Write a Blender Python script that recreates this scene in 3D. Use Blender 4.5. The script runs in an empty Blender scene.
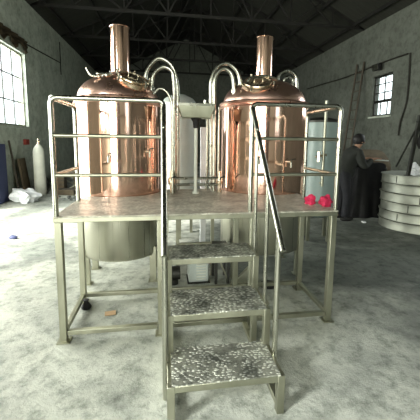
import bpy, bmesh, math, random
from mathutils import Vector, Matrix
random.seed(4)
PI = math.pi
SC = bpy.context.scene
COL = SC.collection

# ------------------------------------------------------------------ materials
def nodes(name):
    m = bpy.data.materials.new(name); m.use_nodes = True
    nt = m.node_tree
    return m, nt, nt.nodes['Principled BSDF']

def setp(b, **k):
    for n, v in k.items():
        b.inputs[n.replace('_', ' ')].default_value = v

def ramp(nt, src, c0, c1, p0=.3, p1=.7):
    r = nt.nodes.new('ShaderNodeValToRGB')
    r.color_ramp.elements[0].position = p0; r.color_ramp.elements[0].color = (*c0, 1)
    r.color_ramp.elements[1].position = p1; r.color_ramp.elements[1].color = (*c1, 1)
    nt.links.new(src, r.inputs[0]); return r

def noise(nt, scale, detail=5, rough=.6, vec=None, stretch=None):
    n = nt.nodes.new('ShaderNodeTexNoise')
    n.inputs['Scale'].default_value = scale; n.inputs['Detail'].default_value = detail
    n.inputs['Roughness'].default_value = rough
    tc = nt.nodes.new('ShaderNodeTexCoord')
    mp = nt.nodes.new('ShaderNodeMapping')
    if stretch: mp.inputs['Scale'].default_value = stretch
    nt.links.new(tc.outputs['Object'], mp.inputs[0]); nt.links.new(mp.outputs[0], n.inputs['Vector'])
    return n

def bump(nt, b, src, strength=.3, dist=.01):
    bp = nt.nodes.new('ShaderNodeBump'); bp.inputs['Strength'].default_value = strength
    bp.inputs['Distance'].default_value = dist
    nt.links.new(src, bp.inputs['Height']); nt.links.new(bp.outputs[0], b.inputs['Normal'])

def metal(name, c0, c1, r0, r1, scale=3, stretch=None, bstr=0, bscale=3):
    m, nt, b = nodes(name)
    n = noise(nt, scale, 4, .6, stretch=stretch)
    c = ramp(nt, n.outputs[0], c0, c1)
    nt.links.new(c.outputs[0], b.inputs['Base Color'])
    b.inputs['Metallic'].default_value = 1
    rr = ramp(nt, n.outputs[0], (r0,)*3, (r1,)*3)
    nt.links.new(rr.outputs[0], b.inputs['Roughness'])
    if bstr:
        n2 = noise(nt, bscale, 2, .4, stretch=(1, 1, .25))
        bump(nt, b, n2.outputs[0], bstr, .02)
    return m

def matte(name, c0, c1, rough=.8, scale=4, bstr=.2, bscale=30, stretch=None, spec=.4):
    m, nt, b = nodes(name)
    n = noise(nt, scale, 8, .65, stretch=stretch)
    c = ramp(nt, n.outputs[0], c0, c1)
    nt.links.new(c.outputs[0], b.inputs['Base Color'])
    b.inputs['Roughness'].default_value = rough
    b.inputs['Specular IOR Level'].default_value = spec
    if bstr:
        n2 = noise(nt, bscale, 4, .6); bump(nt, b, n2.outputs[0], bstr, .01)
    return m

M = {}
M['copper'] = metal('polished_copper', (.90, .54, .43), (.95, .63, .52), .07, .14, 2.5, (1, 1, .3), .10, 5)
M['copper_dome'] = metal('copper_dome', (.88, .54, .44), (.95, .64, .54), .24, .34, 3, None, .12, 6)
M['brass'] = metal('dull_bronze', (.74, .60, .44), (.86, .72, .56), .2, .35, 8)
M['steel'] = metal('polished_stainless', (.38, .38, .32), (.48, .48, .41), .22, .34, 6, (1, 1, .3))
M['frame'] = metal('satin_stainless', (.33, .33, .255), (.44, .44, .345), .32, .5, 7, (1, 1, .4))
M['shell'] = metal('brushed_stainless', (.56, .55, .46), (.60, .59, .50), .26, .34, 8, (5, 5, .05))
M['band'] = metal('worn_stainless', (.25, .26, .22), (.38, .39, .33), .42, .6, 5)
M['dark_steel'] = metal('dark_steel', (.05, .05, .045), (.10, .10, .09), .5, .7, 9)
M['black'] = matte('black_rubber', (.006, .006, .006), (.014, .013, .012), .7)
M['truss'] = matte('rusty_black_steel', (.006, .006, .005), (.014, .013, .010), .85, 6, 0)
M['roof'] = matte('old_roof_boards', (.016, .017, .012), (.030, .031, .023), .95, 2, .3, 12, (1, 6, 1))
M['greypaint'] = matte('pale_grey_paint', (.42, .46, .43), (.52, .56, .52), .45, 3, 0)
M['bluepaint'] = matte('blue_grey_film', (.22, .29, .28), (.29, .36, .34), .35, 2, .1, 8)
M['whitepaint'] = matte('dusty_white_paint', (.55, .56, .48), (.68, .69, .60), .6, 5, .1)
M['brown'] = matte('brown_board', (.07, .052, .03), (.13, .10, .06), .85, 6)
M['wood'] = matte('dark_wood', (.05, .042, .03), (.09, .075, .055), .85, 8, .2, 20, (1, 1, .2))
M['white_cloth'] = matte('white_plastic', (.55, .57, .58), (.75, .77, .78), .7, 5, .5, 9)
M['pink'] = matte('pink_cloth', (.42, .012, .05), (.6, .03, .10), .8, 8, .4, 20)
M['red'] = matte('red_metal', (.25, .03, .02), (.36, .06, .04), .6, 8)
M['skin'] = matte('skin', (.30, .17, .11), (.36, .21, .14), .6, 8, 0)
M['hair'] = matte('black_hair', (.005, .005, .005), (.012, .01, .01), .6, 30)
M['jacket'] = matte('dark_jacket', (.012, .014, .012), (.025, .027, .022), .9, 8, .4, 20)
M['trousers'] = matte('dark_trousers', (.008, .009, .012), (.018, .018, .022), .9, 8, .4, 20)
M['tarp'] = matte('black_tarpaulin', (.006, .006, .007), (.02, .02, .02), .55, 4, .6, 8)
M['debris'] = matte('dusty_scrap', (.05, .055, .05), (.22, .23, .21), .9, 9, .5, 20)
M['cardboard'] = matte('tan_scrap', (.45, .30, .17), (.55, .38, .22), .8, 9, 0)
M['cable'] = matte('cable', (.01, .01, .008), (.03, .028, .02), .8)
M['bluepvc'] = matte('navy_paint', (.03, .04, .10), (.05, .06, .14), .6)

# walls: stained lime plaster
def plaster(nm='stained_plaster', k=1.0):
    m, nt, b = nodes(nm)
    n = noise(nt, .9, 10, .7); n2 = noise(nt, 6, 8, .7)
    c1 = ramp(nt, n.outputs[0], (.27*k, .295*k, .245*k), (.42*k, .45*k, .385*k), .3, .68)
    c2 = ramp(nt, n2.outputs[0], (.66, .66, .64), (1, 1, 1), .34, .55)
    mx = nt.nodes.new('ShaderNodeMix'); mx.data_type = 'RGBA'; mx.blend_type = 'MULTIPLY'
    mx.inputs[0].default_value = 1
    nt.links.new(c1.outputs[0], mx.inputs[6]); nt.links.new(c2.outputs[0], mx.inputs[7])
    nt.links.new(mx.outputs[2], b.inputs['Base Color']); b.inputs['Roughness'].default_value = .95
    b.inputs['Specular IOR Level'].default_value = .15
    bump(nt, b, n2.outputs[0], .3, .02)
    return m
M['plaster'] = plaster('stained_plaster', 1.45)  # lighter copy: whitewash, plus left-wall glare put into the colour
M['plaster_shade'] = plaster('shaded_plaster', .38)  # same plaster darkened, shade of right and back walls put into the colour

STAIN_SHADE = (4, 9, 0)  # floor stains shifted so their dark areas also paint shade at the right
def concrete():
    m, nt, b = nodes('dusty_concrete')
    n = noise(nt, .8, 10, .72); n2 = noise(nt, 7, 9, .75); n3 = noise(nt, 35, 5, .7)
    c1 = ramp(nt, n.outputs[0], (.30, .315, .28), (.60, .615, .54), .38, .58)
    c2 = ramp(nt, n2.outputs[0], (.5, .52, .5), (1, 1, 1), .36, .52)
    mx = nt.nodes.new('ShaderNodeMix'); mx.data_type = 'RGBA'; mx.blend_type = 'MULTIPLY'
    mx.inputs[0].default_value = 1
    nt.links.new(c1.outputs[0], mx.inputs[6]); nt.links.new(c2.outputs[0], mx.inputs[7])
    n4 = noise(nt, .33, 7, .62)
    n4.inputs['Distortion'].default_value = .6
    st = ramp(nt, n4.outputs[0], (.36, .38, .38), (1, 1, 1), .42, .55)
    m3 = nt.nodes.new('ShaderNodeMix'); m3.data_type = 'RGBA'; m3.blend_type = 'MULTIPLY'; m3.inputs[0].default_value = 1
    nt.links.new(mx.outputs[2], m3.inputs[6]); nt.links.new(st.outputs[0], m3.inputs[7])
    mpn = [q for q in nt.nodes if q.type == 'MAPPING'][-1]; mpn.inputs['Location'].default_value = STAIN_SHADE
    nt.links.new(m3.outputs[2], b.inputs['Base Color'])
    rr = ramp(nt, n.outputs[0], (.5,)*3, (.8,)*3); nt.links.new(rr.outputs[0], b.inputs['Roughness'])
    b.inputs['Specular IOR Level'].default_value = .3
    bump(nt, b, n3.outputs[0], .6, .012)
    return m
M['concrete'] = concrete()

def checker(name, ca, cb, sc=1.0, wear=.3):
    # raised lozenges: two crossed wave bands
    m, nt, b = nodes(name)
    tc = nt.nodes.new('ShaderNodeTexCoord')
    v = nt.nodes.new('ShaderNodeTexVoronoi'); v.inputs['Scale'].default_value = 26 * sc
    mp = nt.nodes.new('ShaderNodeMapping'); mp.inputs['Rotation'].default_value = (0, 0, .78)
    mp.inputs['Scale'].default_value = (1, 1.7, 1)
    nt.links.new(tc.outputs['Object'], mp.inputs[0]); nt.links.new(mp.outputs[0], v.inputs['Vector'])
    n = noise(nt, 6, 6, .7)
    c = ramp(nt, n.outputs[0], ca, cb, .38, .6)
    hc = ramp(nt, v.outputs['Distance'], (1, 1, 1), (.42, .42, .40), .30, .55)
    mx = nt.nodes.new('ShaderNodeMix'); mx.data_type = 'RGBA'; mx.blend_type = 'MULTIPLY'; mx.inputs[0].default_value = wear
    nt.links.new(c.outputs[0], mx.inputs[6]); nt.links.new(hc.outputs[0], mx.inputs[7])
    nt.links.new(mx.outputs[2], b.inputs['Base Color'])
    b.inputs['Metallic'].default_value = .45
    rr = ramp(nt, n.outputs[0], (.65,)*3, (.45,)*3, .38, .6); nt.links.new(rr.outputs[0], b.inputs['Roughness'])
    h = ramp(nt, v.outputs['Distance'], (1, 1, 1), (0, 0, 0), .25, .5)
    bump(nt, b, h.outputs[0], .9, .006)
    return m
M['deck'] = checker('checker_plate', (.42, .40, .33), (.66, .64, .54))
M['tread'] = checker('worn_checker_plate', (.22, .23, .20), (.80, .81, .71), 1.45, 1)

def glass():
    m = bpy.data.materials.new('dusty_glass'); m.use_nodes = True; nt = m.node_tree
    nt.nodes.clear()
    o = nt.nodes.new('ShaderNodeOutputMaterial'); mx = nt.nodes.new('ShaderNodeMixShader')
    t = nt.nodes.new('ShaderNodeBsdfTransparent'); g = nt.nodes.new('ShaderNodeBsdfGlossy')
    t.inputs[0].default_value = (.93, .95, .97, 1); g.inputs['Roughness'].default_value = .08
    mx.inputs[0].default_value = .07
    nt.links.new(t.outputs[0], mx.inputs[1]); nt.links.new(g.outputs[0], mx.inputs[2]); nt.links.new(mx.outputs[0], o.inputs[0])
    return m
M['glass'] = glass()

# ------------------------------------------------------------------ mesh helpers
def BM(): return bmesh.new()

def box(bm, x0, x1, y0, y1, z0, z1, mat=None):
    vs = [bm.verts.new((x, y, z)) for z in (z0, z1) for y in (y0, y1) for x in (x0, x1)]
    for f in ((0, 2, 3, 1), (4, 5, 7, 6), (0, 1, 5, 4), (2, 6, 7, 3), (0, 4, 6, 2), (1, 3, 7, 5)):
        bm.faces.new([vs[i] for i in f])
    if mat is not None:
        for v in vs: v.co = mat @ v.co
    return vs

def bar(bm, a, b, w, h=None, up=(0, 0, 1)):
    """rectangular bar from a to b"""
    h = h or w
    a = Vector(a); b = Vector(b); d = (b - a); L = d.length; d.normalize()
    u = Vector(up)
    if abs(d.dot(u)) > .98: u = Vector((0, 1, 0))
    s = d.cross(u).normalized(); u = s.cross(d).normalized()
    R = Matrix((s, u, d)).transposed().to_4x4(); R.translation = a
    box(bm, -w/2, w/2, -h/2, h/2, 0, L, R)

def round_path(pts, r, n=6):
    pts = [Vector(p) for p in pts]
    out = [pts[0]]
    for i in range(1, len(pts)-1):
        p, a, b = pts[i], pts[i-1], pts[i+1]
        da = (a-p); db = (b-p); rr = min(r, da.length*.49, db.length*.49)
        s = p + da.normalized()*rr; e = p + db.normalized()*rr
        for k in range(n+1):
            t = k/n; out.append((1-t)**2*s + 2*(1-t)*t*p + t*t*e)
    out.append(pts[-1]); return out

def smooth_path(pts, n=8):
    pts = [Vector(p) for p in pts]; P = [pts[0]*2-pts[1]] + pts + [pts[-1]*2-pts[-2]]
    out = []
    for i in range(1, len(P)-2):
        for k in range(n):
            t = k/n
            out.append(.5*((2*P[i]) + (P[i+1]-P[i-1])*t + (2*P[i-1]-5*P[i]+4*P[i+1]-P[i+2])*t*t + (3*P[i]-P[i-1]-3*P[i+1]+P[i+2])*t**3))
    out.append(pts[-1]); return out

def tube(bm, pts, r, seg=12, cap=True):
    pts = [Vector(p) for p in pts]
    rs = r if isinstance(r, (list, tuple)) else [r]*len(pts)
    rings = []; nrm = None
    for i, p in enumerate(pts):
        if i == 0: t = pts[1]-p
        elif i == len(pts)-1: t = p-pts[i-1]
        else: t = (pts[i+1]-p).normalized() + (p-pts[i-1]).normalized()
        t.normalize()
        if nrm is None:
            nrm = t.orthogonal().normalized()
        nrm = (nrm - t*nrm.dot(t)).normalized(); bi = t.cross(nrm)
        rings.append([bm.verts.new(p + (nrm*math.cos(2*PI*k/seg) + bi*math.sin(2*PI*k/seg))*rs[i]) for k in range(seg)])
    for a, b in zip(rings, rings[1:]):
        for k in range(seg):
            f = bm.faces.new((a[k], a[(k+1) % seg], b[(k+1) % seg], b[k])); f.smooth = True
    if cap:
        bm.faces.new(rings[0][::-1]); bm.faces.new(rings[-1])

def lathe(bm, prof, seg=48, mat=None, close=False):
    """prof: list of (radius, z); radius 0 gives a pole"""
    rings = []; new = []
    for r, z in prof:
        if r < 1e-6:
            v = bm.verts.new((0, 0, z)); rings.append([v]); new.append(v)
        else:
            ring = [bm.verts.new((r*math.cos(2*PI*k/seg), r*math.sin(2*PI*k/seg), z)) for k in range(seg)]
            rings.append(ring); new += ring
    for a, b in zip(rings, rings[1:]):
        for k in range(seg):
            k2 = (k+1) % seg
            if len(a) == 1 and len(b) == 1: continue
            if len(a) == 1: f = bm.faces.new((a[0], b[k2], b[k]))
            elif len(b) == 1: f = bm.faces.new((a[k], a[k2], b[0]))
            else: f = bm.faces.new((a[k], a[k2], b[k2], b[k]))
            f.smooth = True
    if mat is not None:
        for v in new: v.co = mat @ v.co
    return new

def obj(name, bm, m, parent=None, bevel=0, sharp=True):
    bmesh.ops.recalc_face_normals(bm, faces=bm.faces[:])
    me = bpy.data.meshes.new(name); bm.to_mesh(me); bm.free()
    me.materials.append(M[m] if isinstance(m, str) else m)
    try: me.set_sharp_from_angle(angle=math.radians(38))
    except Exception: pass
    o = bpy.data.objects.new(name, me); COL.objects.link(o)
    if parent: o.parent = parent
    if bevel:
        md = o.modifiers.new('bevel', 'BEVEL'); md.width = bevel; md.segments = 2; md.limit_method = 'ANGLE'
    return o

def tag(o, label=None, cat=None, group=None, kind=None):
    if label: o['label'] = label
    if cat: o['category'] = cat
    if group: o['group'] = group
    if kind: o['kind'] = kind
    return o

def thing(name, label, cat, loc=(0, 0, 0), rz=0, group=None):
    o = bpy.data.objects.new(name, None); COL.objects.link(o)
    o.location = loc; o.rotation_euler.z = rz; o.empty_display_size = .1
    return tag(o, label, cat, group)

def struct(name, bm, m, parent=None):
    o = obj(name, bm, m, parent)
    if not parent: o['kind'] = 'structure'
    return o

def sub(bm, cuts=1): bmesh.ops.subdivide_edges(bm, edges=bm.edges[:], cuts=cuts, use_grid_fill=True)

# ------------------------------------------------------------------ the building
XL, XR, YF, YB = -3.4, 8.4, -9.0, 22.0
EAVE, XM, RIDGE, TH = 5.9, 2.5, 8.9, .3

def wall_with_holes(name, axis, pos, out, a0, a1, z0, z1, holes, m='plaster'):
    """axis 'x': wall in plane x=pos running along y; holes (a0,a1,z0,z1)"""
    bm = BM()
    cuts = sorted({a0, a1, *[h[0] for h in holes], *[h[1] for h in holes]})
    p0, p1 = sorted((pos, pos+out))
    for s, e in zip(cuts, cuts[1:]):
        hs = sorted([h for h in holes if h[0] <= s and h[1] >= e], key=lambda h: h[2])
        z = z0
        for h in hs + [(0, 0, z1, z1)]:
            if h[2] > z:
                if axis == 'x': box(bm, p0, p1, s, e, z, h[2])
                else: box(bm, s, e, p0, p1, z, h[2])
            z = h[3]
    return struct(name, bm, m)

winL = (6.2, 8.72, 2.0, 4.22); winL2 = (-5.6, -3.4, 2.0, 4.22); doorL = (.5, 5.2, 0, 4.0); winL3 = (-8.4, -6.4, 2.0, 4.22)
winR = (7.56, 8.64, 2.6, 4.03); winR_fill = (2.6, 5.4, 2.4, 4.4)  # second right window is unseen, added to brighten the left wall
doorF = (-3.0, .0, 0, 4.2); winF = (4.6, 6.6, 2.0, 4.0)
wall_with_holes('wall_left', 'x', XL, -TH, YF, YB, 0, EAVE, [winL, winL2, doorL, winL3])
wall_with_holes('wall_right', 'x', XR, TH, YF, YB, 0, EAVE, [winR, winR_fill], 'plaster_shade')
wall_with_holes('wall_front', 'y', YF, -TH, XL-TH, XR+TH, 0, EAVE, [doorF, winF])
bm = BM(); box(bm, XL-TH, XR+TH, YB, YB+TH, 0, EAVE); struct('wall_back', bm, 'plaster_shade')
for nm, y in (('wall_gable_back', YB), ('wall_gable_front', YF-TH)):
    bm = BM()
    tri = [(XL-TH, EAVE), (XR+TH, EAVE), (XM, RIDGE)]
    a = [bm.verts.new((x, y, z)) for x, z in tri]; b = [bm.verts.new((x, y+TH, z)) for x, z in tri]
    bm.faces.new(a[::-1]); bm.faces.new(b)
    for i in range(3): bm.faces.new((a[i], a[(i+1) % 3], b[(i+1) % 3], b[i]))
    struct(nm, bm, 'plaster_shade')
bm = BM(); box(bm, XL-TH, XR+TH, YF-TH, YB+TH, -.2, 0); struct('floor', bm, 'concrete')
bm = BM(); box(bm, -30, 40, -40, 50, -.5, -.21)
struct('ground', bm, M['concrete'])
# roof slabs
bm = BM()
for x0, x1 in ((XL-.6, XM), (XM, XR+.6)):
    zz = lambda x: EAVE + .02 + (RIDGE-EAVE)*(1-abs(x-XM)/(XM-XL))
    v = [bm.verts.new((x, y, zz(x)+dz)) for dz in (0, .15) for x, y in ((x0, YF-.6), (x1, YF-.6), (x1, YB+.6), (x0, YB+.6))]
    for f in ((0, 1, 2, 3), (7, 6, 5, 4), (0, 4, 5, 1), (1, 5, 6, 2), (2, 6, 7, 3), (3, 7, 4, 0)): bm.faces.new([v[i] for i in f])
struct('ceiling', bm, 'roof')
def roofz(x): return EAVE + .02 + (RIDGE-EAVE)*(1-abs(x-XM)/(XM-XL))

# roof trusses and purlins
for y in (-5, -1, 3, 6.4, 9.4, 12.6, 15.8, 19.2):
    t = thing('roof_truss', 'dark angle steel roof truss spanning wall to wall under the roof', 'roof truss', (XM, y, EAVE), 0, 'steel trusses carrying the roof')
    half = XM-XL
    b = BM(); bar(b, (-half, 0, .06), (half, 0, .06), .09, .09); obj('bottom_chord', b, 'truss', t)
    H = RIDGE-EAVE-.12
    for s in (-1, 1):
        b = BM(); bar(b, (s*half, 0, .02), (0, 0, H-.02), .09, .11); obj('top_chord', b, 'truss', t)
    xs = [-.78, -.5, -.25, 0, .25, .5, .78]
    b = BM()
    for i, u in enumerate(xs):
        x = u*half; zt = H*(1-abs(u))
        bar(b, (x, 0, .06), (x, 0, zt), .05, .05)
        if abs(u) > .01:
            u2 = u - math.copysign(.25, u)
            bar(b, (x, 0, .06), (u2*half, 0, H*(1-abs(u2))), .05, .05)
            u3 = u + math.copysign(.2, u)
            if abs(u3) < .98: bar(b, (x, 0, .06), (u3*half, 0, H*(1-abs(u3))), .05, .05)
    obj('web_bars', b, 'truss', t)
bm0 = None
for i in range(5):
    for s in (-1, 1):
        x = XM + s*(XM-XL)*(.12+.2*i)
        b = BM(); bar(b, (x, YF, roofz(x)-.13), (x, YB, roofz(x)-.13), .07, .1)
        tag(obj('purlin', b, 'truss'), 'dark timber purlin running the length of the hall under the roof', 'purlin', 'purlins under the roof')

# windows
def window(name, x, inward, y0, y1, z0, z1, cols, rows, transom=None, low_cols=3):
    b = BM(); w = .045
    for yy in (y0+.03, y1-.03): box(b, x-.04, x+.04, yy-.03, yy+.03, z0, z1)
    for z in (z0+.03, z1-.03): box(b, x-.04, x+.04, y0, y1, z-.03, z+.03)
    fr = struct(name, b, 'dark_steel' if x > 0 else 'frame')
    zt = transom if transom else z0
    b = BM()
    if transom: box(b, x-.035, x+.035, y0, y1, zt-.045, zt+.045)
    for i in range(1, cols):
        yy = y0+(y1-y0)*i/cols; box(b, x-.015, x+.015, yy-.016, yy+.016, zt, z1)
    for i in range(1, rows):
        z = zt+(z1-zt)*i/rows; box(b, x-.015, x+.015, y0, y1, z-.016, z+.016)
    if transom:
        for i in range(1, low_cols):
            yy = y0+(y1-y0)*i/low_cols; box(b, x-.015, x+.015, yy-.016, yy+.016, z0, zt)
    obj('glazing_bars', b, 'dark_steel', fr)
    b = BM(); box(b, x-.003, x+.003, y0+.03, y1-.03, z0+.03, z1-.03); obj('pane', b, 'glass', fr)
    b = BM(); box(b, min(x, x+inward*.2), max(x, x+inward*.2), y0-.05, y1+.05, z0-.06, z0); obj('window_sill', b, 'plaster', fr)
window('window_1', XL-.14, 1, *winL, 4, 3)
window('window_2', XR+.14, -1, *winR, 2, 3, 3.13)
window('fill_window', XR+.14, -1, *winR_fill, 4, 3)  # added window, out of view
window('window_3', XL-.14, 1, *winL2, 4, 4)
window('window_4', XL-.14, 1, *winL3, 4, 4)
# front window and doors (behind the camera, seen in the copper)
b = BM()
for xx in (4.63, 5.3, 5.95, 6.57): box(b, xx-.02, xx+.02, YF-.16, YF-.1, 2, 4)
for z in (2.03, 2.7, 3.35, 3.97): box(b, 4.6, 6.6, YF-.16, YF-.1, z-.02, z+.02)
f5 = struct('window_5', b, 'dark_steel')
b = BM(); box(b, 4.6, 6.6, YF-.135, YF-.13, 2, 4); obj('pane', b, 'glass', f5)
b = BM()
box(b, doorF[0]-1.9, doorF[0]-.05, YF+.02, YF+.08, 0, 4.1)
b.free()
b = BM(); box(b, .05, 1.9, YF+.02, YF+.08, 0, 4.1)
for z in (.9, 2.1, 3.3): box(b, .05, 1.9, YF+.08, YF+.12, z, z+.1)
struct('door_1', b, 'dark_steel')

# ------------------------------------------------------------------ work platform
W, D, HP = 2.366, .692, 1.049
XA, XB = .848, 1.566
T, H1, H2 = 1.949, 1.368, 1.67
TL = (.34, 1.35, .47); TR = (2.08, 1.40, .53)
P = thing('work_platform', 'stainless steel brewhouse work platform with guard rails and centre stairs', 'platform')
# deck plate with bites for the two kettles
pts = [(0, 0), (W, 0), (W, .95)]
cr = TR[2]+.015; a0 = -math.asin((TR[1]-.95)/cr)
for k in range(25):
    a = a0 + (-PI-a0)*k/24; pts.append((TR[0]+cr*math.cos(a), TR[1]+cr*math.sin(a)))
cl = TL[2]+.015; a1 = -PI+math.asin((TL[1]-.95)/cl)
for k in range(25):
    a = 0 + a1*k/24; pts.append((TL[0]+cl*math.cos(a), TL[1]+cl*math.sin(a)))
pts.append((0, .95))
bm = BM()
lo = [bm.verts.new((x, y, HP-.012)) for x, y in pts]; hi = [bm.verts.new((x, y, HP)) for x, y in pts]
bm.faces.new(lo[::-1]); bm.faces.new(hi)
for i in range(len(pts)):
    j = (i+1) % len(pts); bm.faces.new((lo[i], lo[j], hi[j], hi[i]))
obj('deck_plate', bm, 'deck', P)
def beam(a, b, w=.05, h=.038, name='edge_beam', m='frame'):
    q = BM(); bar(q, a, b, w, h); return obj(name, q, m, P, .004)
zb = HP-.031
beam((0, .025, zb), (W, .025, zb))
beam((.025, 0.05, zb), (.025, .94, zb)); beam((W-.025, 0.05, zb), (W-.025, .94, zb))
beam((XA-.03, .05, zb), (XA-.03, 1.1, zb)); beam((XB+.03, .05, zb), (XB+.03, .95, zb))
beam((.06, D, zb), (XA-.06, D, zb)); beam((XB+.06, D, zb), (W-.06, D, zb)); beam((XA, D, zb), (XB, D, zb))
LX = (.03, .815, 1.60, W-.03)
for x in LX:
    for y in (.03, D):
        q = BM(); bar(q, (x, y, 0), (x, y, HP-.05), .054, .054); o = obj('leg', q, 'frame', P, .004)
        q = BM(); box(q, x-.05, x+.05, y-.05, y+.05, 0, .008); obj('foot_plate', q, 'frame', o)
for x in (1.0, 1.42):
    q = BM(); bar(q, (x, 1.2, 0), (x, 1.2, HP-.012), .04, .04); obj('leg', q, 'frame', P, .003)
zr = .075
for y in (.03, D):
    for i in range(3):
        beam((LX[i]+.03, y, zr), (LX[i+1]-.03, y, zr), .04, .04, 'base_rail')
for x in LX: beam((x, .06, zr), (x, D-.03, zr), .04, .04, 'base_rail')
beam((1.0, 1.2, .40), (1.42, 1.2, .40), .04, .04, 'cross_bar')
# guard rails
r = .019
def pipe(name, pts, rad=r, m='frame', parent=P, rr=.05, n=6):
    q = BM(); tube(q, round_path(pts, rr, n), rad, 12); return obj(name, q, m, parent)
e = .02
pipe('top_rail', [(e, e, HP), (e, e, T), (XA, e, T), (XA, e, HP)], m='steel')
pipe('top_rail', [(XB, e, HP), (XB, e, T), (W-e, e, T), (W-e, e, HP)], m='steel')
for x in (e, W-e):
    pipe('side_rail', [(x, e+.02, T), (x, D, T), (x, D, HP)], m='steel')
    for z in (H1, H2): pipe('mid_rail', [(x, e, z), (x, D, z)], .015)
for z in (H1, H2):
    pipe('mid_rail', [(e, e, z), (XA, e, z)], .015); pipe('mid_rail', [(XB, e, z), (W-e, e, z)], .015)
# stairs
for i, (z, y0, y1) in enumerate(((.787, -.31, 0.0), (.525, -.62, -.27), (.262, -.92, -.58))):
    q = BM(); box(q, XA+.035, XB-.035, y0, y1, z-.008, z)
    st = obj('stair_tread', q, 'tread', P)
    q = BM(); box(q, XA+.035, XB-.035, y0, y0+.03, z-.05, z-.008); box(q, XA+.035, XB-.035, y1-.03, y1, z-.05, z-.008)
    obj('tread_frame', q, 'frame', st, .003)
    for x in (XA+.03, XB-.03):
        q = BM(); bar(q, (x, y0+.02, 0), (x, y0+.02, z-.008), .045, .045); obj('stair_leg', q, 'frame', P, .003)
        q = BM(); bar(q, (x, y0+.04, z-.03), (x, min(y1+.05, -.0), z-.03), .04, .045); obj('stair_side_bar', q, 'frame', P, .003)
for x in (XA+.03, XB-.03):
    q = BM(); bar(q, (x, -.88, .05), (x, 0, .05), .04, .04); obj('base_rail', q, 'frame', P, .003)
# stair handrails: slope from the top rail down to a post standing on the floor
def hz(y): return T-.03 + (y-.0)*(T-.03-.985)/.78
for x in (XA, XB):
    pipe('handrail', [(x, .02, T-.03), (x, -.785, hz(-.785))], .019, 'steel')
    q = BM(); tube(q, [(x, -.70, 0), (x, -.70, hz(-.70))], .019, 14); obj('newel_post', q, 'steel', P)
    for y, zz in ((-.15, .787), (-.45, .525)):
        q = BM(); tube(q, [(x-.0, y, zz-.05), (x-.0, y, hz(y))], .014, 10)
        bl = obj('baluster', q, 'steel', P)
        q = BM(); box(q, x-.03, x+.03, y-.03, y+.03, zz-.055, zz-.045); obj('baluster_foot', q, 'frame', bl)

# ------------------------------------------------------------------ brew kettles
def arc(cx, cz, r, a0, a1, n): return [(cx+r*math.cos(a0+(a1-a0)*i/n), cz+r*math.sin(a0+(a1-a0)*i/n)) for i in range(n+1)]

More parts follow.
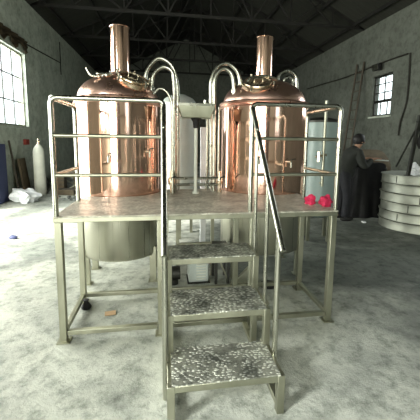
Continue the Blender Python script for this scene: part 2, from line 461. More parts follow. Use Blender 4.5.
def kettle(label, cx, cy, R, rim, dome_h, top, chim_r, legs, man, chx, zj=.98):
    t = thing('brew_kettle', label, 'kettle', (cx, cy, 0))
    b = BM(); lathe(b, [(R-.01, zj), (R, zj+.01), (R, rim-.03), (R-.01, rim-.02)], 72); obj('copper_jacket', b, 'copper', t)
    b = BM()
    lathe(b, [(R-.02, rim-.04), (R+.012, rim-.035), (R+.024, rim-.022), (R+.012, rim-.008), (R+.006, rim), (R+.018, rim+.008), (R+.024, rim+.022), (R+.012, rim+.036), (R-.02, rim+.042), (R-.05, rim+.045)], 72)
    obj('rim_band', b, 'copper_dome', t)
    b = BM(); Rd = R-.025; n = 16; prof = []
    for i in range(n+1):
        a = PI/2*i/n; prof.append((Rd*math.cos(a)**.8 if i < n else 0, rim+.03+dome_h*math.sin(a)**1.05))
    lathe(b, prof, 72); obj('dome', b, 'copper_dome', t)
    zt = rim+.03+dome_h
    b = BM(); lathe(b, [(chim_r+.05, zt-.05), (chim_r+.035, zt-.01), (chim_r+.01, zt+.02), (chim_r+.008, zt+.035)], 40, Matrix.Translation((chx, 0, 0))); obj('chimney_collar', b, 'copper_dome', t)
    b = BM(); CM = Matrix.Translation((chx, 0, 0)); lathe(b, [(chim_r, zt-.02), (chim_r, top-.012), (chim_r+.005, top-.006), (chim_r, top), (chim_r-.008, top), (chim_r-.008, top-.3)], 40, CM)
    obj('chimney', b, 'copper', t)
    # stainless lower shell with dished bottom
    b = BM(); lathe(b, [(R-.014, zj+.03), (R-.014, .36), (R-.03, .325), (R-.12, .29), (.08, .25), (.06, .2), (0, .2)], 72); obj('lower_shell', b, 'shell', t)
    for sx in (-1, 1):
        for sy in (-1, 1):
            lx, ly = legs
            b = BM(); bar(b, (sx*lx, sy*ly, 0), (sx*lx, sy*ly, .42), .075, .05); lg = obj('leg', b, 'frame', t, .004)
            b = BM(); box(b, sx*lx-.055, sx*lx+.055, sy*ly-.05, sy*ly+.05, 0, .01); obj('foot_plate', b, 'frame', lg)
    # manway on the dome, tilted to the front
    mx, my, mz, tiltx, tilty, mr = man
    Mm = Matrix.Translation((mx, my, mz)) @ Matrix.Rotation(tilty, 4, 'Y') @ Matrix.Rotation(tiltx, 4, 'X')
    b = BM(); lathe(b, [(mr+.0, -.09), (mr, .0), (mr+.016, .004), (mr+.018, .018), (mr+.004, .024), (mr-.01, .024)], 48, Mm); mw = obj('manway_neck', b, 'brass', t)
    b = BM(); lathe(b, [(mr-.008, .02), (mr-.012, .034), (mr-.06, .045), (0, .055)], 48, Mm); lid = obj('manway_lid', b, 'brass', t)
    b = BM(); tube(b, [Mm @ Vector((mr*math.cos(a)*.93, mr*math.sin(a)*.93, .036)) for a in [2*PI*i/32 for i in range(33)]], .008, 8, False); obj('lid_ring', b, 'brass', lid)
    b = BM(); tube(b, [Mm @ Vector(p) for p in ((-.05, -.02, .045), (-.05, -.02, .085), (.05, -.02, .085), (.05, -.02, .045))], .007, 8); obj('lid_handle', b, 'steel', lid)
    for a in (-.6, .5, 1.7, 2.9, 4.0):
        b = BM(); c = Mm @ Vector(((mr+.02)*math.cos(a), (mr+.02)*math.sin(a), .02)); d = Mm.to_3x3() @ Vector((0, 0, .045))
        tube(b, [c-d*.5, c+d], .011, 8)
        obj('clamp_bolt', b, 'steel', mw)
    return t

kl = kettle('left copper brew kettle, its domed lid with a manway, clamp fittings and a thick chimney', TL[0], TL[1], TL[2], 2.06, .27, 2.895, .105, (.37, .23), (.18, -.25, .215+2.06, .42, .3, .165), .028)
kr = kettle('right copper brew kettle with a thinner chimney and a coiled pipe on its dome', TR[0], TR[1], TR[2], 2.07, .29, 2.90, .100, (.41, .30), (-.17, -.31, .215+2.07, .52, -.15, .165), -.012)

# fittings on the left dome: clamp valve and bent lever
b = BM()
tube(b, [(-.13, -.22, 2.22), (-.13, -.22, 2.34)], .022, 12); tube(b, [(-.17, -.24, 2.335), (-.06, -.2, 2.345)], .020, 12)
tube(b, [(-.19, -.24, 2.33), (-.17, -.24, 2.335)], .032, 12); tube(b, [(-.06, -.2, 2.345), (-.045, -.195, 2.346)], .032, 12)
v = obj('relief_valve', b, 'steel', kl)
b = BM(); tube(b, smooth_path([(-.15, -.3, 2.30), (-.19, -.3, 2.295), (-.24, -.3, 2.31), (-.27, -.3, 2.36), (-.28, -.3, 2.38)]), .011, 10); obj('lever', b, 'steel', v)
b = BM(); lathe(b, [(.02, 0), (.02, .05), (.034, .052), (.034, .062), (0, .062)], 20, Matrix.Translation((-.085, -.26, 2.26))); obj('spray_port', b, 'steel', kl)
# sample tap and thermometer on each jacket, below rim
def jacket_fittings(t, R, ang, z):
    d = Vector((math.cos(ang), math.sin(ang), 0))
    b = BM(); p = d*(R-.01) + Vector((0, 0, z)); tube(b, [p, p+d*.06], .014, 12)
    q = p+d*.06; tube(b, [q, q+Vector((0, 0, -.06))], .010, 10)
    o = obj('sample_tap', b, 'steel', t)
    b = BM(); tube(b, [q, q+Vector((0, 0, .03)), q+Vector((.05, 0, .035))], .006, 8); obj('tap_handle', b, 'dark_steel', o)
jacket_fittings(kl, TL[2], -PI/2-.1, 1.47); jacket_fittings(kl, TL[2], -PI/2+.75, 1.52)
jacket_fittings(kr, TR[2], -PI/2+.3, 1.42); jacket_fittings(kr, TR[2], -PI/2-.35, 1.45)
# coiled pipe on the right dome
b = BM(); tube(b, smooth_path([(.20, .1, 2.33), (.205, .1, 2.44), (.26, .1, 2.52), (.35, .1, 2.545), (.44, .1, 2.49), (.465, .1, 2.38), (.46, .1, 2.2)]), .021, 14); obj('coiled_pipe', b, 'steel', kr)
b = BM(); tube(b, smooth_path([(.26, .06, 2.34), (.28, .05, 2.43), (.34, .05, 2.46), (.39, .05, 2.42), (.37, .05, 2.34), (.36, .05, 2.24)]), .018, 14); obj('coiled_pipe', b, 'steel', kr)
b = BM(); lathe(b, [(.03, 0), (.03, .1), (.045, .105), (.045, .125), (0, .125)], 20, Matrix.Translation((.33, -.02, 2.22))); obj('dome_port', b, 'steel', kr)
# arched lid spring bar over right manway
b = BM(); tube(b, smooth_path([(-.30, -.3, 2.30), (-.25, -.30, 2.36), (-.12, -.28, 2.39), (.02, -.27, 2.38), (.1, -.25, 2.34), (.12, -.24, 2.28)]), .014, 10); obj('lid_arm', b, 'steel', kr)

# ------------------------------------------------------------------ transfer pipes between the kettles
def tpipe(name, label, pts, rad, m='steel', base=True):
    p = smooth_path(pts, 6) if len(pts) > 3 else pts
    q = BM(); tube(q, p, rad, 14); o = obj(name, q, m); tag(o, label, 'pipe')
    return o
a = tpipe('arched_pipe', 'taller arched stainless pipe rising from the left kettle dome', [(.645, 1.3, 2.20), (.65, 1.3, 2.37), (.69, 1.3, 2.47), (.79, 1.3, 2.565), (.89, 1.3, 2.54), (.975, 1.3, 2.44), (1.01, 1.3, 2.23), (1.01, 1.3, 1.9), (1.01, 1.3, 1.5), (1.01, 1.3, HP)], .021)
a2 = tpipe('arched_pipe', 'lower arched stainless pipe just inside the taller one, beside the left kettle', [(.715, 1.2, 2.14), (.72, 1.2, 2.26), (.75, 1.2, 2.38), (.85, 1.2, 2.455), (.94, 1.2, 2.41), (.965, 1.2, 2.3), (.965, 1.2, 2.0), (.965, 1.2, 1.6), (.965, 1.2, HP)], .021)
a3 = tpipe('arched_pipe', 'small bent pipe curving off the shoulder of the left kettle', [(.74, 1.02, 2.13), (.80, 1.02, 2.19), (.87, 1.02, 2.17), (.925, 1.02, 2.08), (.94, 1.02, 1.96), (.94, 1.02, 1.6), (.94, 1.02, HP)], .014)
a4 = tpipe('arched_pipe', 'taller arched stainless pipe entering the right kettle dome', [(1.41, 1.3, HP), (1.405, 1.3, 1.6), (1.40, 1.3, 2.1), (1.405, 1.3, 2.35), (1.47, 1.3, 2.50), (1.585, 1.3, 2.55), (1.69, 1.3, 2.49), (1.745, 1.3, 2.38), (1.755, 1.3, 2.22)], .022)
a5 = tpipe('arched_pipe', 'lower arched pipe nested beneath the taller one beside the right kettle', [(1.43, 1.2, HP), (1.43, 1.2, 1.6), (1.425, 1.2, 2.1), (1.43, 1.2, 2.34), (1.48, 1.2, 2.44), (1.56, 1.2, 2.465), (1.63, 1.2, 2.40), (1.655, 1.2, 2.28), (1.66, 1.2, 2.15)], .022)
for o, (x, y, z) in ((a, (.645, 1.3, 2.27)), (a2, (.715, 1.2, 2.21)), (a4, (1.755, 1.3, 2.29)), (a5, (1.66, 1.2, 2.22))):
    q = BM(); lathe(q, [(.022, -.02), (.036, -.018), (.036, .018), (.022, .02)], 20, Matrix.Translation((x, y, z))); obj('pipe_clamp', q, 'steel', o)
q = BM(); tube(q, [(1.38, 1.3, 2.08), (1.33, 1.28, 2.08)], .012, 8); tube(q, [(1.33, 1.28, 2.05), (1.33, 1.28, 2.12)], .016, 8); obj('side_valve', q, 'steel', a4)
tpipe('riser_pipe', 'thin vertical pipe just left of the right kettle, nearest to the trough', [(1.355, 1.28, HP), (1.355, 1.28, 2.0)], .012)
tpipe('riser_pipe', 'vertical pipe hugging the left side of the right kettle', [(1.475, 1.16, HP), (1.475, 1.16, 2.03)], .013)
# low manifold across the gap
mf = thing('pipe_manifold', 'low horizontal pair of pipes with valves, across the gap between kettles', 'pipework', (0, 0, HP))
for z in (.09, .165):
    q = BM(); tube(q, [(.93, 1.12, z), (1.49, 1.12, z)], .016, 12); obj('cross_pipe', q, 'steel', mf)
for x in (.93, 1.485):
    q = BM(); lathe(q, [(.02, 0), (.02, .09), (.036, .095), (.04, .13), (.036, .165), (.02, .17), (.02, .25), (0, .25)], 16, Matrix.Translation((x, 1.12, 0))); vv = obj('butterfly_valve', q, 'brass', mf)
    q = BM(); tube(q, [(x, 1.1, .14), (x, 1.02, .18), (x+.04, .98, .2)], .009, 8); obj('valve_handle', q, 'dark_steel', vv)

# grant trough on its drain pipe
g = thing('grant_trough', 'rectangular stainless collecting trough on a pale drain pipe, hung between the kettles', 'trough', (1.2, 1.05, HP))
q = BM()
def ringpts(hx, hy, z): return [q.verts.new((sx*hx, sy*hy, z)) for sx, sy in ((-1, -1), (1, -1), (1, 1), (-1, 1))]
r0 = ringpts(.195, .125, .985); r1 = ringpts(.182, .112, .985); r2 = ringpts(.145, .08, .85); o2 = ringpts(.155, .09, .84); o1 = ringpts(.198, .123, .955)
for A_, B_ in ((r0, r1), (r1, r2), (r0, o1), (o1, o2)):
    for k in range(4): q.faces.new((A_[k], A_[(k+1) % 4], B_[(k+1) % 4], B_[k]))
q.faces.new(r2); q.faces.new(o2)
obj('basin', q, 'frame', g, .006)
q = BM()
for s in (-1, 1): bar(q, (-.195, s*.125, .978), (.195, s*.125, .978), .02, .025)
obj('rim_bar', q, 'steel', g)
q = BM(); lathe(q, [(.06, .84), (.035, .80), (.03, .74), (.018, .73)], 24); obj('drain_fitting', q, 'black', g)
q = BM(); lathe(q, [(.02, .74), (.02, .02), (.04, .02), (.04, 0), (0, 0)], 20); obj('drain_pipe', q, 'whitepaint', g)

# ------------------------------------------------------------------ things under the platform
pb = thing('louvred_box', 'pale louvred steel motor housing on the floor under the platform', 'motor housing', (1.235, 1.08, 0))
q = BM(); box(q, -.115, .115, -.1, .12, .01, .27); obj('housing', q, 'greypaint', pb, .012)
for i in range(6):
    q = BM(); bar(q, (-.03, -.103, .05+.034*i), (.08, -.103, .05+.034*i), .012, .012); obj('louvre', q, 'whitepaint', pb)
q = BM(); box(q, -.13, .13, -.12, .14, 0, .012); obj('base_plate', q, 'dark_steel', pb)
pm = thing('transfer_pump', 'dark transfer pump with a ribbed motor, left of the louvred housing', 'pump', (.98, 1.0, 0))
q = BM(); tube(q, [(-.12, 0, .13), (.04, 0, .13)], .075, 20); obj('motor', q, 'dark_steel', pm)
q = BM(); tube(q, [(-.03, 0, .0), (-.03, 0, .06)], .05, 12); obj('pump_foot', q, 'dark_steel', pm)
q = BM(); tube(q, [(-.17, 0, .13), (-.12, 0, .13)], .095, 20); vo = obj('volute', q, 'steel', pm)
q = BM(); tube(q, [(-.145, 0, .2), (-.145, 0, .34)], .022, 12); obj('pump_outlet', q, 'steel', vo)
hs = thing('steel_stand', 'narrow dark steel stand under the platform right of the louvred housing', 'stand', (1.5, 1.05, 0))
for x, y in ((-.07, -.12), (.07, -.12), (-.07, .12), (.07, .12)):
    q = BM(); bar(q, (x, y, 0), (x, y, .42), .03, .03); obj('leg', q, 'dark_steel', hs)
q = BM(); box(q, -.085, .085, -.135, .135, .42, .435); obj('top_plate', q, 'dark_steel', hs)
q = BM(); bar(q, (-.06, -.12, .35), (.07, -.12, .04), .018, .018); obj('brace', q, 'frame', hs)
# triangular guard sheet
q = BM(); vs = [q.verts.new(p) for p in ((1.55, .80, .005), (1.90, .86, .005), (1.86, .90, .24), (1.54, .83, .005), (1.89, .89, .005), (1.85, .93, .24))]
q.faces.new(vs[:3]); q.faces.new(vs[3:][::-1])
for i in range(3): q.faces.new((vs[i], vs[(i+1) % 3], vs[3+(i+1) % 3], vs[3+i]))
tag(obj('guard_sheet', q, 'shell'), 'triangular grey sheet metal guard standing on the floor under the right kettle', 'metal sheet')
q = BM(); lathe(q, [(.09, 0), (.095, .01), (.09, .03), (0, .035)], 24, Matrix.Translation((2.02, .80, 0)))
tag(obj('drain_cover', q, 'black'), 'round black cover lying on the floor under the right kettle', 'cover')
# small black foot and rag at the left rear leg
q = BM(); lathe(q, [(.0, 0), (.045, .005), (.05, .02), (.03, .05), (.02, .07), (.03, .09), (0, .10)], 14, Matrix.Translation((.085, .55, 0)))
tag(obj('levelling_foot', q, 'black'), 'black rubber foot beside the left base rail of the platform', 'foot')
q = BM(); box(q, .34, .44, .33, .40, .0, .008, Matrix.Rotation(.15, 4, 'Z'))
tag(obj('cardboard_scrap', q, 'cardboard'), 'small tan scrap on the floor beneath the left kettle', 'scrap')
# pink gloves on deck
def lump(bm, c, s, seedv=0, amp=.25, seg=3):
    res = bmesh.ops.create_icosphere(bm, subdivisions=seg, radius=1)
    rnd = random.Random(seedv); ph = [rnd.uniform(0, 6) for _ in range(6)]
    for v in res['verts']:
        n = v.co.copy()
        f = 1+amp*(math.sin(3*n.x+ph[0])*math.sin(4*n.y+ph[1])+.6*math.sin(7*n.z+ph[2]+3*n.x)+.4*math.sin(9*n.y+ph[3]+5*n.x))
        v.co = Vector((c[0]+n.x*s[0]*f, c[1]+n.y*s[1]*f, max(c[2]+n.z*s[2]*f, c[2]-s[2]*.75)))
    for f in bm.faces: f.smooth = True
q = BM(); lump(q, (0, 0, .0375), (.045, .06, .05), 3)
pg = obj('pink_glove', q, 'pink'); pg.location = (2.385, .30, HP); tag(pg, 'crumpled pink glove on the right end of the deck, further left of two', 'glove', 'pink gloves on the deck')
q = BM(); lump(q, (0, 0, .045), (.055, .05, .06), 5)
pg2 = obj('pink_glove', q, 'pink'); tag(pg2, 'crumpled pink glove at the right corner post of the deck, brighter of two', 'glove', 'pink gloves on the deck')
pg.location = (2.245, .30, HP); pg2.location = (2.335, .17, HP)

# ------------------------------------------------------------------ background vessels
def vessel(name, label, x, y, R, z0, z1, top, m, legs=3, topm=None):
    t = thing(name, label, 'tank', (x, y, 0))
    b = BM(); lathe(b, [(0, z0-.08), (R*.6, z0-.05), (R, z0), (R, z1), (R-.01, z1+.005)], 56); obj('tank_body', b, m, t)
    b = BM(); lathe(b, [(R+.01, z1-.02), (R+.012, z1+.01), (R*.8, z1+top*.6), (R*.35, z1+top), (.05, z1+top*1.05), (0, z1+top*1.05)], 56); obj('tank_lid', b, topm or m, t)
    for k in range(legs):
        a = 2*PI*k/legs+.5
        b = BM(); bar(b, (R*.85*math.cos(a), R*.85*math.sin(a), 0), (R*.85*math.cos(a), R*.85*math.sin(a), z0+.06), .05, .05); obj('leg', b, 'frame', t)
    return t
gt = vessel('storage_tank', 'pale grey upright tank with a cone lid, seen between the two kettles', 1.10, 3.0, .29, .55, 2.24, .16, 'greypaint', 3)
q = BM(); box(q, 1.345, 1.425, 1.88, 1.92, 0, 1.83)  # white board in place of a bright reflection on polished metal
tag(obj('glint_board', q, 'white_cloth', None, .004), 'narrow white board standing in for a bright reflection between the grey tank and the right kettle', 'board')
bt = vessel('storage_tank', 'blue grey upright tank with a dark lid, behind the right guard rail', 3.42, 2.5, .275, .45, 1.98, .07, 'bluepaint', 4, 'dark_steel')
b = BM(); tube(b, [(-.10, -.32, .95), (-.10, -.32, 1.75), (-.10, -.32, 2.28)], .02, 10); tube(b, [(-.10, -.32, 1.0), (-.10, -.26, 1.0)], .02, 8); obj('level_pipe', b, 'frame', bt)
b = BM(); tube(b, [(-.22, -.30, 1.42), (-.05, -.32, 1.45)], .018, 8); tube(b, [(-.18, -.32, 1.34), (-.18, -.32, 1.5)], .025, 8); tube(b, [(-.18, -.22, 1.42), (-.18, -.34, 1.42)], .018, 8); obj('valve_cluster', b, 'brass', bt)

# ------------------------------------------------------------------ left side of the hall
gc = thing('gas_cylinder', 'tall white gas cylinder standing by the left wall', 'gas cylinder', (-2.80, 7.7, 0))
b = BM(); lathe(b, [(0, 0), (.15, 0), (.16, .02), (.155, 1.25), (.13, 1.36), (.07, 1.45), (.045, 1.48)], 32); obj('cylinder_body', b, 'whitepaint', gc)
b = BM(); lathe(b, [(.045, 1.46), (.045, 1.53), (.03, 1.54), (.02, 1.62), (0, 1.66)], 16); tube(b, [(0, 0, 1.56), (.06, 0, 1.56)], .012, 8); obj('cylinder_valve', b, 'brass', gc)
def board(name, label, cat, m, loc, size, rot, group=None):
    b = BM(); box(b, -size[0]/2, size[0]/2, -size[1]/2, size[1]/2, 0, size[2])
    o = obj(name, b, m, None, min(size)*.15); o.location = loc; o.rotation_euler = rot
    return tag(o, label, cat, group)
board('plywood_board', 'brown board leaning against the left wall beneath the window', 'board', 'brown', (-3.12, 7.62, 0), (.05, .62, 1.08), (0, -.12, .12))
board('wooden_plank', 'thin dark plank leaning up the left wall left of the brown board', 'plank', 'wood', (-3.1, 7.05, 0), (.04, .05, 1.6), (0, -.13, 0))
board('metal_cabinet', 'tall navy cabinet against the left wall, at the left edge of the view', 'cabinet', 'bluepvc', (-3.29, 6.35, 0), (.2, .5, 1.5), (0, 0, 0))
board('switch_box', 'small red box fixed on the left wall under the window', 'box', 'red', (-3.36, 8.34, 1.45), (.09, .26, .17), (0, 0, 0))
def bag(name, label, cat, m, loc, s, sd, amp=.18):
    b = BM(); lump(b, (0, 0, s[2]*.75), s, sd, amp); o = obj(name, b, m); o.location = loc; return tag(o, label, cat)
bag('plastic_sack', 'crumpled white plastic sack on the floor in front of the leaning board', 'sack', 'white_cloth', (-2.72, 6.45, 0), (.28, .25, .2), 1, .34)
bag('rubbish_sack', 'grey dusty sack slumped left of the gas cylinder', 'sack', 'debris', (-3.0, 8.3, 0), (.22, .2, .28), 2)
bag('blue_rag', 'small bluish rag lying on the open floor at the left', 'rag', 'bluepvc', (-1.62, 3.05, 0), (.07, .05, .035), 7)
rr_ = random.Random(9)
scrap_names = [('scrap_crate', 'dark scrap crate in the heap behind the left guard rail, nearest the gas cylinder', (.34, .3, .5), (-2.38, 8.1)),
               ('scrap_crate', 'large dark crate in the heap, touching the left kettle outline', (.5, .4, .62), (-1.75, 8.5)),
               ('scrap_crate', 'low flat crate lying in front of the scrap heap', (.6, .35, .16), (-2.0, 7.6))]
for nm, lb, s, (x, y) in scrap_names:
    b = BM(); box(b, -s[0]/2, s[0]/2, -s[1]/2, s[1]/2, 0, s[2]); o = obj(nm, b, 'wood', None, .01); o.location = (x, y, 0); o.rotation_euler.z = rr_.uniform(-.5, .5)
    tag(o, lb, 'crate')
    b = BM()
    for k in range(4):
        z = s[2]*(k+.5)/4; box(b, -s[0]/2-.012, s[0]/2+.012, -s[1]/2-.012, -s[1]/2, z-s[2]*.07, z+s[2]*.07)
    obj('slat', b, 'brown', o)
for k, (x, y, sx, sy, sz) in enumerate(((-2.2, 9.1, .35, .3, .55), (-1.35, 9.3, .4, .3, .3), (-2.8, 9.9, .3, .3, .4))):
    bag('debris_heap', ('tall dusty debris heap behind the slatted crates', 'low dusty debris heap right of the crates, by the left kettle', 'dusty debris heap behind the gas cylinder')[k], 'debris', 'debris', (x, y, 0), (sx, sy, sz*.6), 11+k, .3)
for k, (x, y, L, az, el) in enumerate(((-2.2, 7.9, 1.1, .3, .5), (-1.6, 8.0, 1.3, 2.6, .35), (-1.7, 7.15, .8, .1, .06))):
    b = BM(); d = Vector((math.cos(az)*math.cos(el), math.sin(az)*math.cos(el), math.sin(el))); bar(b, (0, 0, .02), d*L+Vector((0, 0, .02)), .05, .03)
    tag(obj('scrap_bar', b, 'frame'), ('scrap bar rising over the crates to the right', 'scrap bar rising to the left across the heap', 'scrap bar lying flat in front of the heap')[k], 'bar').location = (x, y, .03)
b = BM()
for k in range(46):
    x = rr_.uniform(-2.35, -1.0); y = 6.95+rr_.uniform(-.4, .35); s = rr_.uniform(.015, .05)
    box(b, -s, s, -s*.8, s*.8, 0, s*.8, Matrix.Translation((x, y, 0)) @ Matrix.Rotation(rr_.uniform(0, 3), 4, 'Z'))
tag(obj('rubble', b, 'debris'), 'scattered rubble on the floor in front of the scrap heap', 'rubble', kind='stuff')
# rag over the left window corner, cable along the left wall
b = BM(); n = 12
g0 = [[None]*(n+1) for _ in range(n+1)]
for i in range(n+1):
    for j in range(n+1):
        y = 7.0+1.8*i/n; z = 4.62-(.30+.28*(1-i/n)*0+.12*math.sin(i*1.3))*j/n
        g0[i][j] = b.verts.new((XL+.06+.03*math.sin(i*2.1)+.02*math.cos(j), y, z))
for i in range(n):
    for j in range(n): b.faces.new((g0[i][j], g0[i+1][j], g0[i+1][j+1], g0[i][j+1]))
bmesh.ops.solidify(b, geom=b.faces[:], thickness=.012)
tag(obj('window_rag', b, 'brown'), 'brownish rag hanging over the top of the left window', 'rag')
def cable(label, pts, rad=.02, m='cable', name='wall_cable'):
    b = BM(); tube(b, smooth_path(pts, 5), rad, 8); return tag(obj(name, b, m), label, 'cable')
cable('dark cable sagging along the left wall above the window', [(XL+.02, 5.5, 4.35), (XL+.02, 7.5, 4.48), (XL+.02, 9.5, 4.60), (XL+.02, 12.3, 4.77)])
cable('vertical cable dropping down the far left wall from the eave', [(XL+.02, 12.3, 5.6), (XL+.02, 12.3, 5.1), (XL+.02, 12.3, 4.77), (XL+.02, 12.3, 4.3)])

# ------------------------------------------------------------------ right side of the hall
cable('dark cable rising along the right wall over the ladder top', [(XR-.03, 14.2, 4.45), (XR-.03, 12, 4.40), (XR-.03, 10.5, 4.36), (XR-.03, 8.9, 4.40), (XR-.03, 8.0, 4.43), (XR-.03, 6.9, 4.42)], .03)
cable('loose cable hanging down the right wall near the right edge', [(XR-.03, 6.8, 4.42), (XR-.05, 6.74, 3.6), (XR-.03, 6.78, 2.9), (XR-.05, 6.95, 2.35), (XR-.03, 7.02, 1.9)], .028)
fl = thing('floodlight', 'small black floodlight on the right wall above the window', 'floodlight', (XR-.01, 8.17, 4.2))
b = BM(); box(b, -.24, -.10, -.17, .17, 0, .22, Matrix.Rotation(-.2, 4, 'Y')); obj('lamp_housing', b, 'black', fl, .02)
b = BM(); bar(b, (0, 0, .1), (-.14, 0, .1), .04, .04); bar(b, (-.01, 0, -.02), (-.01, 0, .24), .06, .02); obj('bracket', b, 'dark_steel', fl)
b = BM(); box(b, -.25, -.242, -.15, .15, .02, .2, Matrix.Rotation(-.2, 4, 'Y')); obj('lamp_glass', b, 'shell', fl)
ld = thing('ladder', 'dark wooden ladder leaning against the right wall beside the window', 'ladder')
b0, t0 = Vector((7.35, 8.75, 0)), Vector((XR-.05, 9.62, 4.68)); dv = Vector((0, -.46, 0))
for o_ in (Vector(), dv):
    q = BM(); bar(q, b0+o_, t0+o_, .05, .08); obj('ladder_rail', q, 'wood', ld)
for k in range(1, 13):
    p = b0.lerp(t0, k/13); q = BM(); bar(q, p, p+dv, .035, .035); obj('rung', q, 'wood', ld)

# ribbed stainless shell
dr = thing('ribbed_drum', 'big stainless drum of stacked ribbed bands at the right edge', 'drum', (5.83, 3.0, 0))
R = .70; nb = 6; hb = 1.06/nb
for k in range(nb):
    z = k*hb
    b = BM(); off = .006*((k % 2)*2-1); RR = R+off+(.012 if k == 0 else 0)
    lathe(b, [(RR-.03, z), (RR, z+.004), (RR+.004, z+.012), (RR, z+.02), (RR, z+hb-.02), (RR+.022, z+hb-.014), (RR+.022, z+hb-.004), (RR-.03, z+hb), (RR-.03, z)], 64)
    s = obj('stainless_band', b, 'band', dr)
    a = -PI*.62-.5*k*1.7 % 1.1
    b = BM(); c = Vector((math.cos(a), math.sin(a), 0)); bar(b, c*(RR+.001)+Vector((0, 0, z+.025)), c*(RR+.001)+Vector((0, 0, z+hb-.025)), .014, .01); obj('seam', b, 'dark_steel', s)
b = BM(); lathe(b, [(R-.02, 1.03), (R-.02, 1.06), (0, 1.07)], 64); obj('drum_top', b, 'band', dr)
bag('crumpled_plastic', 'crumpled white plastic on top of the ribbed drum', 'plastic sheet', 'white_cloth', (5.42, 2.72, 1.06), (.08, .09, .12), 6, .3)
# dark column with bits and prop
pc = thing('steel_post', 'dark steel post standing on the top of the ribbed drum', 'post', (5.20, 2.62, 1.065))
q = BM(); box(q, -.05, .05, -.05, .05, 0, .015); obj('post_base', q, 'dark_steel', pc)
q = BM(); bar(q, (.0, 0, .01), (.13, 0, 1.08), .05, .05); obj('post_tube', q, 'dark_steel', pc)
q = BM(); tube(q, smooth_path([(.10, 0, .98), (.17, .02, .9), (.19, 0, .75), (.15, 0, .6), (.20, .01, .5)]), .03, 8); obj('coiled_cable', q, 'black', pc)
q = BM(); bar(q, (-.24, 0.02, .16), (.10, .02, .85), .022, .022); obj('prop_bar', q, 'dark_steel', pc)

# tarp covered machine and brown tank end
def tarp_shape(bm, hx, hy, h, sd):
    n = 22; rnd = random.Random(sd); top = []
    for i in range(n+1):
        row = []
        for j in range(n+1):
            u, v = i/n*2-1, j/n*2-1
            e_ = max(abs(u), abs(v)); fall = 1 if e_ < .72 else max(0, 1-((e_-.72)/.28)**1.2)
            z = h*fall*(1-.08*u)+.03*math.sin(5*u+sd)*math.cos(4*v)*fall
            k = 1+.10*math.sin(9*math.atan2(v, u))*(1-fall)
            row.append(bm.verts.new((u*hx*k*(.86+.14*(1-fall)), v*hy*k*(.86+.14*(1-fall)), max(z, 0))))
        top.append(row)
    for i in range(n):
        for j in range(n):
            f = bm.faces.new((top[i][j], top[i+1][j], top[i+1][j+1], top[i][j+1])); f.smooth = True
    bmesh.ops.solidify(bm, geom=bm.faces[:], thickness=.02)
mc = thing('covered_machine', 'machine under a black tarpaulin in front of the bending worker, beside the drum', 'machine', (5.40, 4.17, 0))
q = BM(); tarp_shape(q, .50, .38, 1.24, 2.0); obj('tarpaulin', q, 'tarp', mc)
q = BM(); box(q, -.32, .35, -.25, .25, .05, 1.1); obj('machine_body', q, 'dark_steel', mc, .02)
q = BM(); box(q, -.30, .34, -.2, .22, 1.262, 1.285, Matrix.Rotation(.05, 4, 'Y')); obj('tray', q, 'greypaint', mc)
bag('white_rag', 'white rag wedged against the tarpaulin at the worker knees', 'rag', 'white_cloth', (4.93, 3.42, 0), (.05, .05, .02), 15)
bk = thing('brown_tank', 'brown rounded tank lying behind the tarpaulin covered machine', 'tank', (6.05, 5.2, 0))
q = BM(); lathe(q, [(0, -.55), (.35, -.5), (.48, -.36), (.5, -.3), (.5, .3), (.48, .36), (.35, .5), (0, .55)], 36, Matrix.Translation((0, 0, .98)) @ Matrix.Rotation(PI/2, 4, 'Y')); obj('tank_shell', q, 'brown', bk)
for x in (-.3, .3):
    q = BM(); box(q, x-.05, x+.05, -.4, .4, 0, .75); obj('saddle', q, 'dark_steel', bk)

# ------------------------------------------------------------------ the worker
def skin_mesh(name, verts, edges, radii, m, parent, root=0, subd=2):
    me = bpy.data.meshes.new(name); me.from_pydata([Vector(v) for v in verts], edges, [])
    o = bpy.data.objects.new(name+'_tmp', me); COL.objects.link(o)
    o.modifiers.new('s', 'SKIN')
    sv = me.skin_vertices[0].data
    for i, rd in enumerate(radii):
        sv[i].radius = rd if isinstance(rd, (tuple, list)) else (rd, rd)
        sv[i].use_root = (i == root)
    md = o.modifiers.new('u', 'SUBSURF'); md.levels = subd; md.render_levels = subd
    dg = bpy.context.evaluated_depsgraph_get(); dg.update()
    nm = bpy.data.meshes.new_from_object(o.evaluated_get(dg)); nm.name = name
    bpy.data.objects.remove(o)
    nm.materials.clear(); nm.materials.append(M[m])
    for p in nm.polygons: p.use_smooth = True
    r_ = bpy.data.objects.new(name, nm); COL.objects.link(r_)
    if parent: r_.parent = parent
    return r_
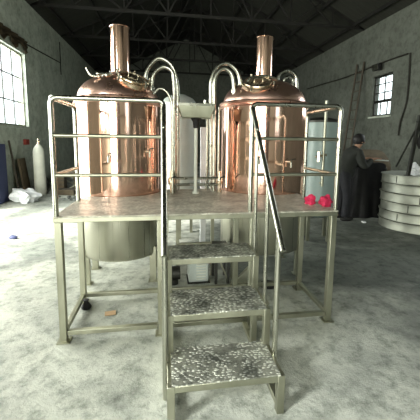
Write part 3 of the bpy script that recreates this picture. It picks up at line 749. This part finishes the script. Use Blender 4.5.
# local frame: faces +X, z up, feet on 0
PE = thing('person', 'person in dark work clothes bending over the covered machine, arms reaching forward', 'person', (4.60, 3.75, 0))
PE.scale = (1.03, 1.03, 1.03)
hip = (0.0, 0, .93)
V = [hip, (.05, 0, 1.08), (.12, 0, 1.25), (.18, 0, 1.40), (.24, 0, 1.48), (.30, 0, 1.56), (.32, 0, 1.63), (.33, 0, 1.70)]
E_ = [(i, i+1) for i in range(7)]
Rd = [(.13, .16), (.115, .15), (.12, .165), (.10, .15), (.055, .06), (.075, .07), (.095, .08), (.07, .06)]
def add(chain, rad, root):
    prev = root
    for c, q_ in zip(chain, rad):
        V.append(c); Rd.append(q_); E_.append((prev, len(V)-1)); prev = len(V)-1
    return prev
hands = []
for s in (-1, 1):
    w = add([(.19, s*.19, 1.38), (.27, s*.24, 1.16), (.33, s*.22, 1.12), (.50, s*.13, 1.24), (.56, s*.12, 1.27), (.62, s*.12, 1.28)], [.065, .05, .045, .035, .03, .036], 3)
    for k, (dy, L) in enumerate(((-.03, .075), (-.01, .085), (.012, .08), (.032, .062))):
        add([(.66, s*.12+dy, 1.285), (.66+L*.6, s*.12+dy*1.3, 1.28), (.66+L, s*.12+dy*1.3, 1.262)], [.011, .010, .009], w)
    add([(.61, s*.12-s*.04, 1.29), (.65, s*.12-s*.06, 1.285)], [.012, .010], w)
    add([(-.01, s*.10, .86), (.04, s*.12, .50), (0, s*.13, .12), (-.02, s*.13, .06), (.06, s*.135, .04), (.13, s*.14, .035)], [.095, .065, .045, .042, .04, .03], 0)
body = skin_mesh('body', V, E_, Rd, 'skin', PE)
# jacket
V = [(-.01, 0, .86), (.05, 0, 1.08), (.12, 0, 1.25), (.18, 0, 1.40), (.225, 0, 1.47), (.26, 0, 1.52)]; E_ = [(0, 1), (1, 2), (2, 3), (3, 4), (4, 5)]; Rd = [(.20, .23), (.16, .20), (.14, .185), (.125, .175), (.095, .10), (.07, .075)]
for s in (-1, 1): add([(.19, s*.19, 1.38), (.27, s*.24, 1.16), (.33, s*.22, 1.12), (.54, s*.122, 1.262)], [.10, .082, .074, .052], 3)
skin_mesh('jacket', V, E_, Rd, 'jacket', PE)
V = [(-.01, 0, .90), (0.02, 0, 1.03), (.05, 0, 1.10)]; E_ = [(0, 1), (1, 2)]; Rd = [(.17, .20), (.15, .18), (.12, .16)]
for s in (-1, 1): add([(-.01, s*.10, .84), (.04, s*.12, .50), (.0, s*.13, .12), (0, s*.13, .06)], [.11, .085, .07, .07], 0)
skin_mesh('trousers', V, E_, Rd, 'trousers', PE)
for s in (-1, 1):
    b = BM(); lump(b, (.055, s*.135, .04), (.145, .055, .055), 1, .02); obj('shoe', b, 'black', PE)
b = BM(); lump(b, (.295, 0, 1.66), (.125, .108, .125), 3, .05)
obj('hair', b, 'hair', PE)
b = BM(); lump(b, (.415, 0, 1.60), (.022, .014, .02), 3, .02); obj('nose', b, 'skin', PE)
for s in (-1, 1):
    b = BM(); lump(b, (.32, s*.088, 1.615), (.02, .010, .028), 3, .02); obj('ear', b, 'skin', PE)

# ------------------------------------------------------------------ light
SC.world = bpy.data.worlds.new('World'); SC.world.use_nodes = True
wn = SC.world.node_tree; bg = wn.nodes['Background']
bg.inputs[0].default_value = (.88, .96, .93, 1); bg.inputs[1].default_value = 2.5

def area(name, loc, rot, sx, sy, power, col=(1, 1, 1)):
    l = bpy.data.lights.new(name, 'AREA'); l.shape = 'RECTANGLE'; l.size = sx; l.size_y = sy; l.energy = power; l.color = col
    o = bpy.data.objects.new(name, l); COL.objects.link(o); o.location = loc; o.rotation_euler = rot
    return o
# daylight and added fill through the openings (each light fills its opening)
H_ = PI/2
area('daylight_side_door', (XL-.2, (doorL[0]+doorL[1])/2, 2.0), (0, -H_, 0), 3.9, 4.6, 420, (1, 1, .90))
area('window_daylight_fill', (XL-.25, (winL[0]+winL[1])/2, 3.1), (0, -H_, 0), 2.1, 2.4, 120, (1, 1, .95))
area('window_daylight_fill', (XL-.25, (winL2[0]+winL2[1])/2, 3.1), (0, -H_, 0), 2.1, 2.1, 360, (1, 1, .92))
area('window_daylight_fill', (XL-.25, (winL3[0]+winL3[1])/2, 3.1), (0, -H_, 0), 2.1, 1.9, 70, (1, 1, .92))
area('daylight_front_door', ((doorF[0]+doorF[1])/2, YF-.2, 2.1), (H_, 0, 0), 2.9, 4.1, 400, (1, 1, .88))
area('window_daylight_fill', (XR+.25, (winR_fill[0]+winR_fill[1])/2, 3.4), (0, H_, 0), 1.9, 2.7, 75, (.97, 1, .95))  # fill for the left wall, set in the added right window
sl = bpy.data.lights.new('sun', 'SUN'); sl.energy = 9.0; sl.angle = .22; sl.color = (1, .98, .90)
so = bpy.data.objects.new('sun', sl); COL.objects.link(so)
so.rotation_euler = Vector((1, .55, -.75)).to_track_quat('-Z', 'Y').to_euler()

# ------------------------------------------------------------------ camera
cam = bpy.data.cameras.new('camera'); co = bpy.data.objects.new('camera', cam); COL.objects.link(co)
f_, ppx, ppy, pi_, ya, ro = 325.59, 217.21, 183.63, .1303, .1612, .0133
fw = Vector((math.sin(ya)*math.cos(pi_), math.cos(ya)*math.cos(pi_), -math.sin(pi_)))
rt = Vector((math.cos(ya), -math.sin(ya), 0)); up = rt.cross(fw)
r2 = rt*math.cos(ro)+up*math.sin(ro); u2 = -rt*math.sin(ro)+up*math.cos(ro)
mw = Matrix((r2, u2, -fw)).transposed().to_4x4(); mw.translation = (.8524, -2.618, 1.6442)
co.matrix_world = mw
cam.sensor_width = 36; cam.lens = f_/420*36; cam.shift_x = (210-ppx)/420; cam.shift_y = (ppy-210)/420
cam.clip_start = .05; cam.clip_end = 200
SC.camera = co
SC.view_settings.view_transform = 'Standard'; SC.view_settings.look = 'None'
SC.view_settings.gamma = 1; SC.view_settings.use_curve_mapping = False
SC.view_settings.exposure = 0.5
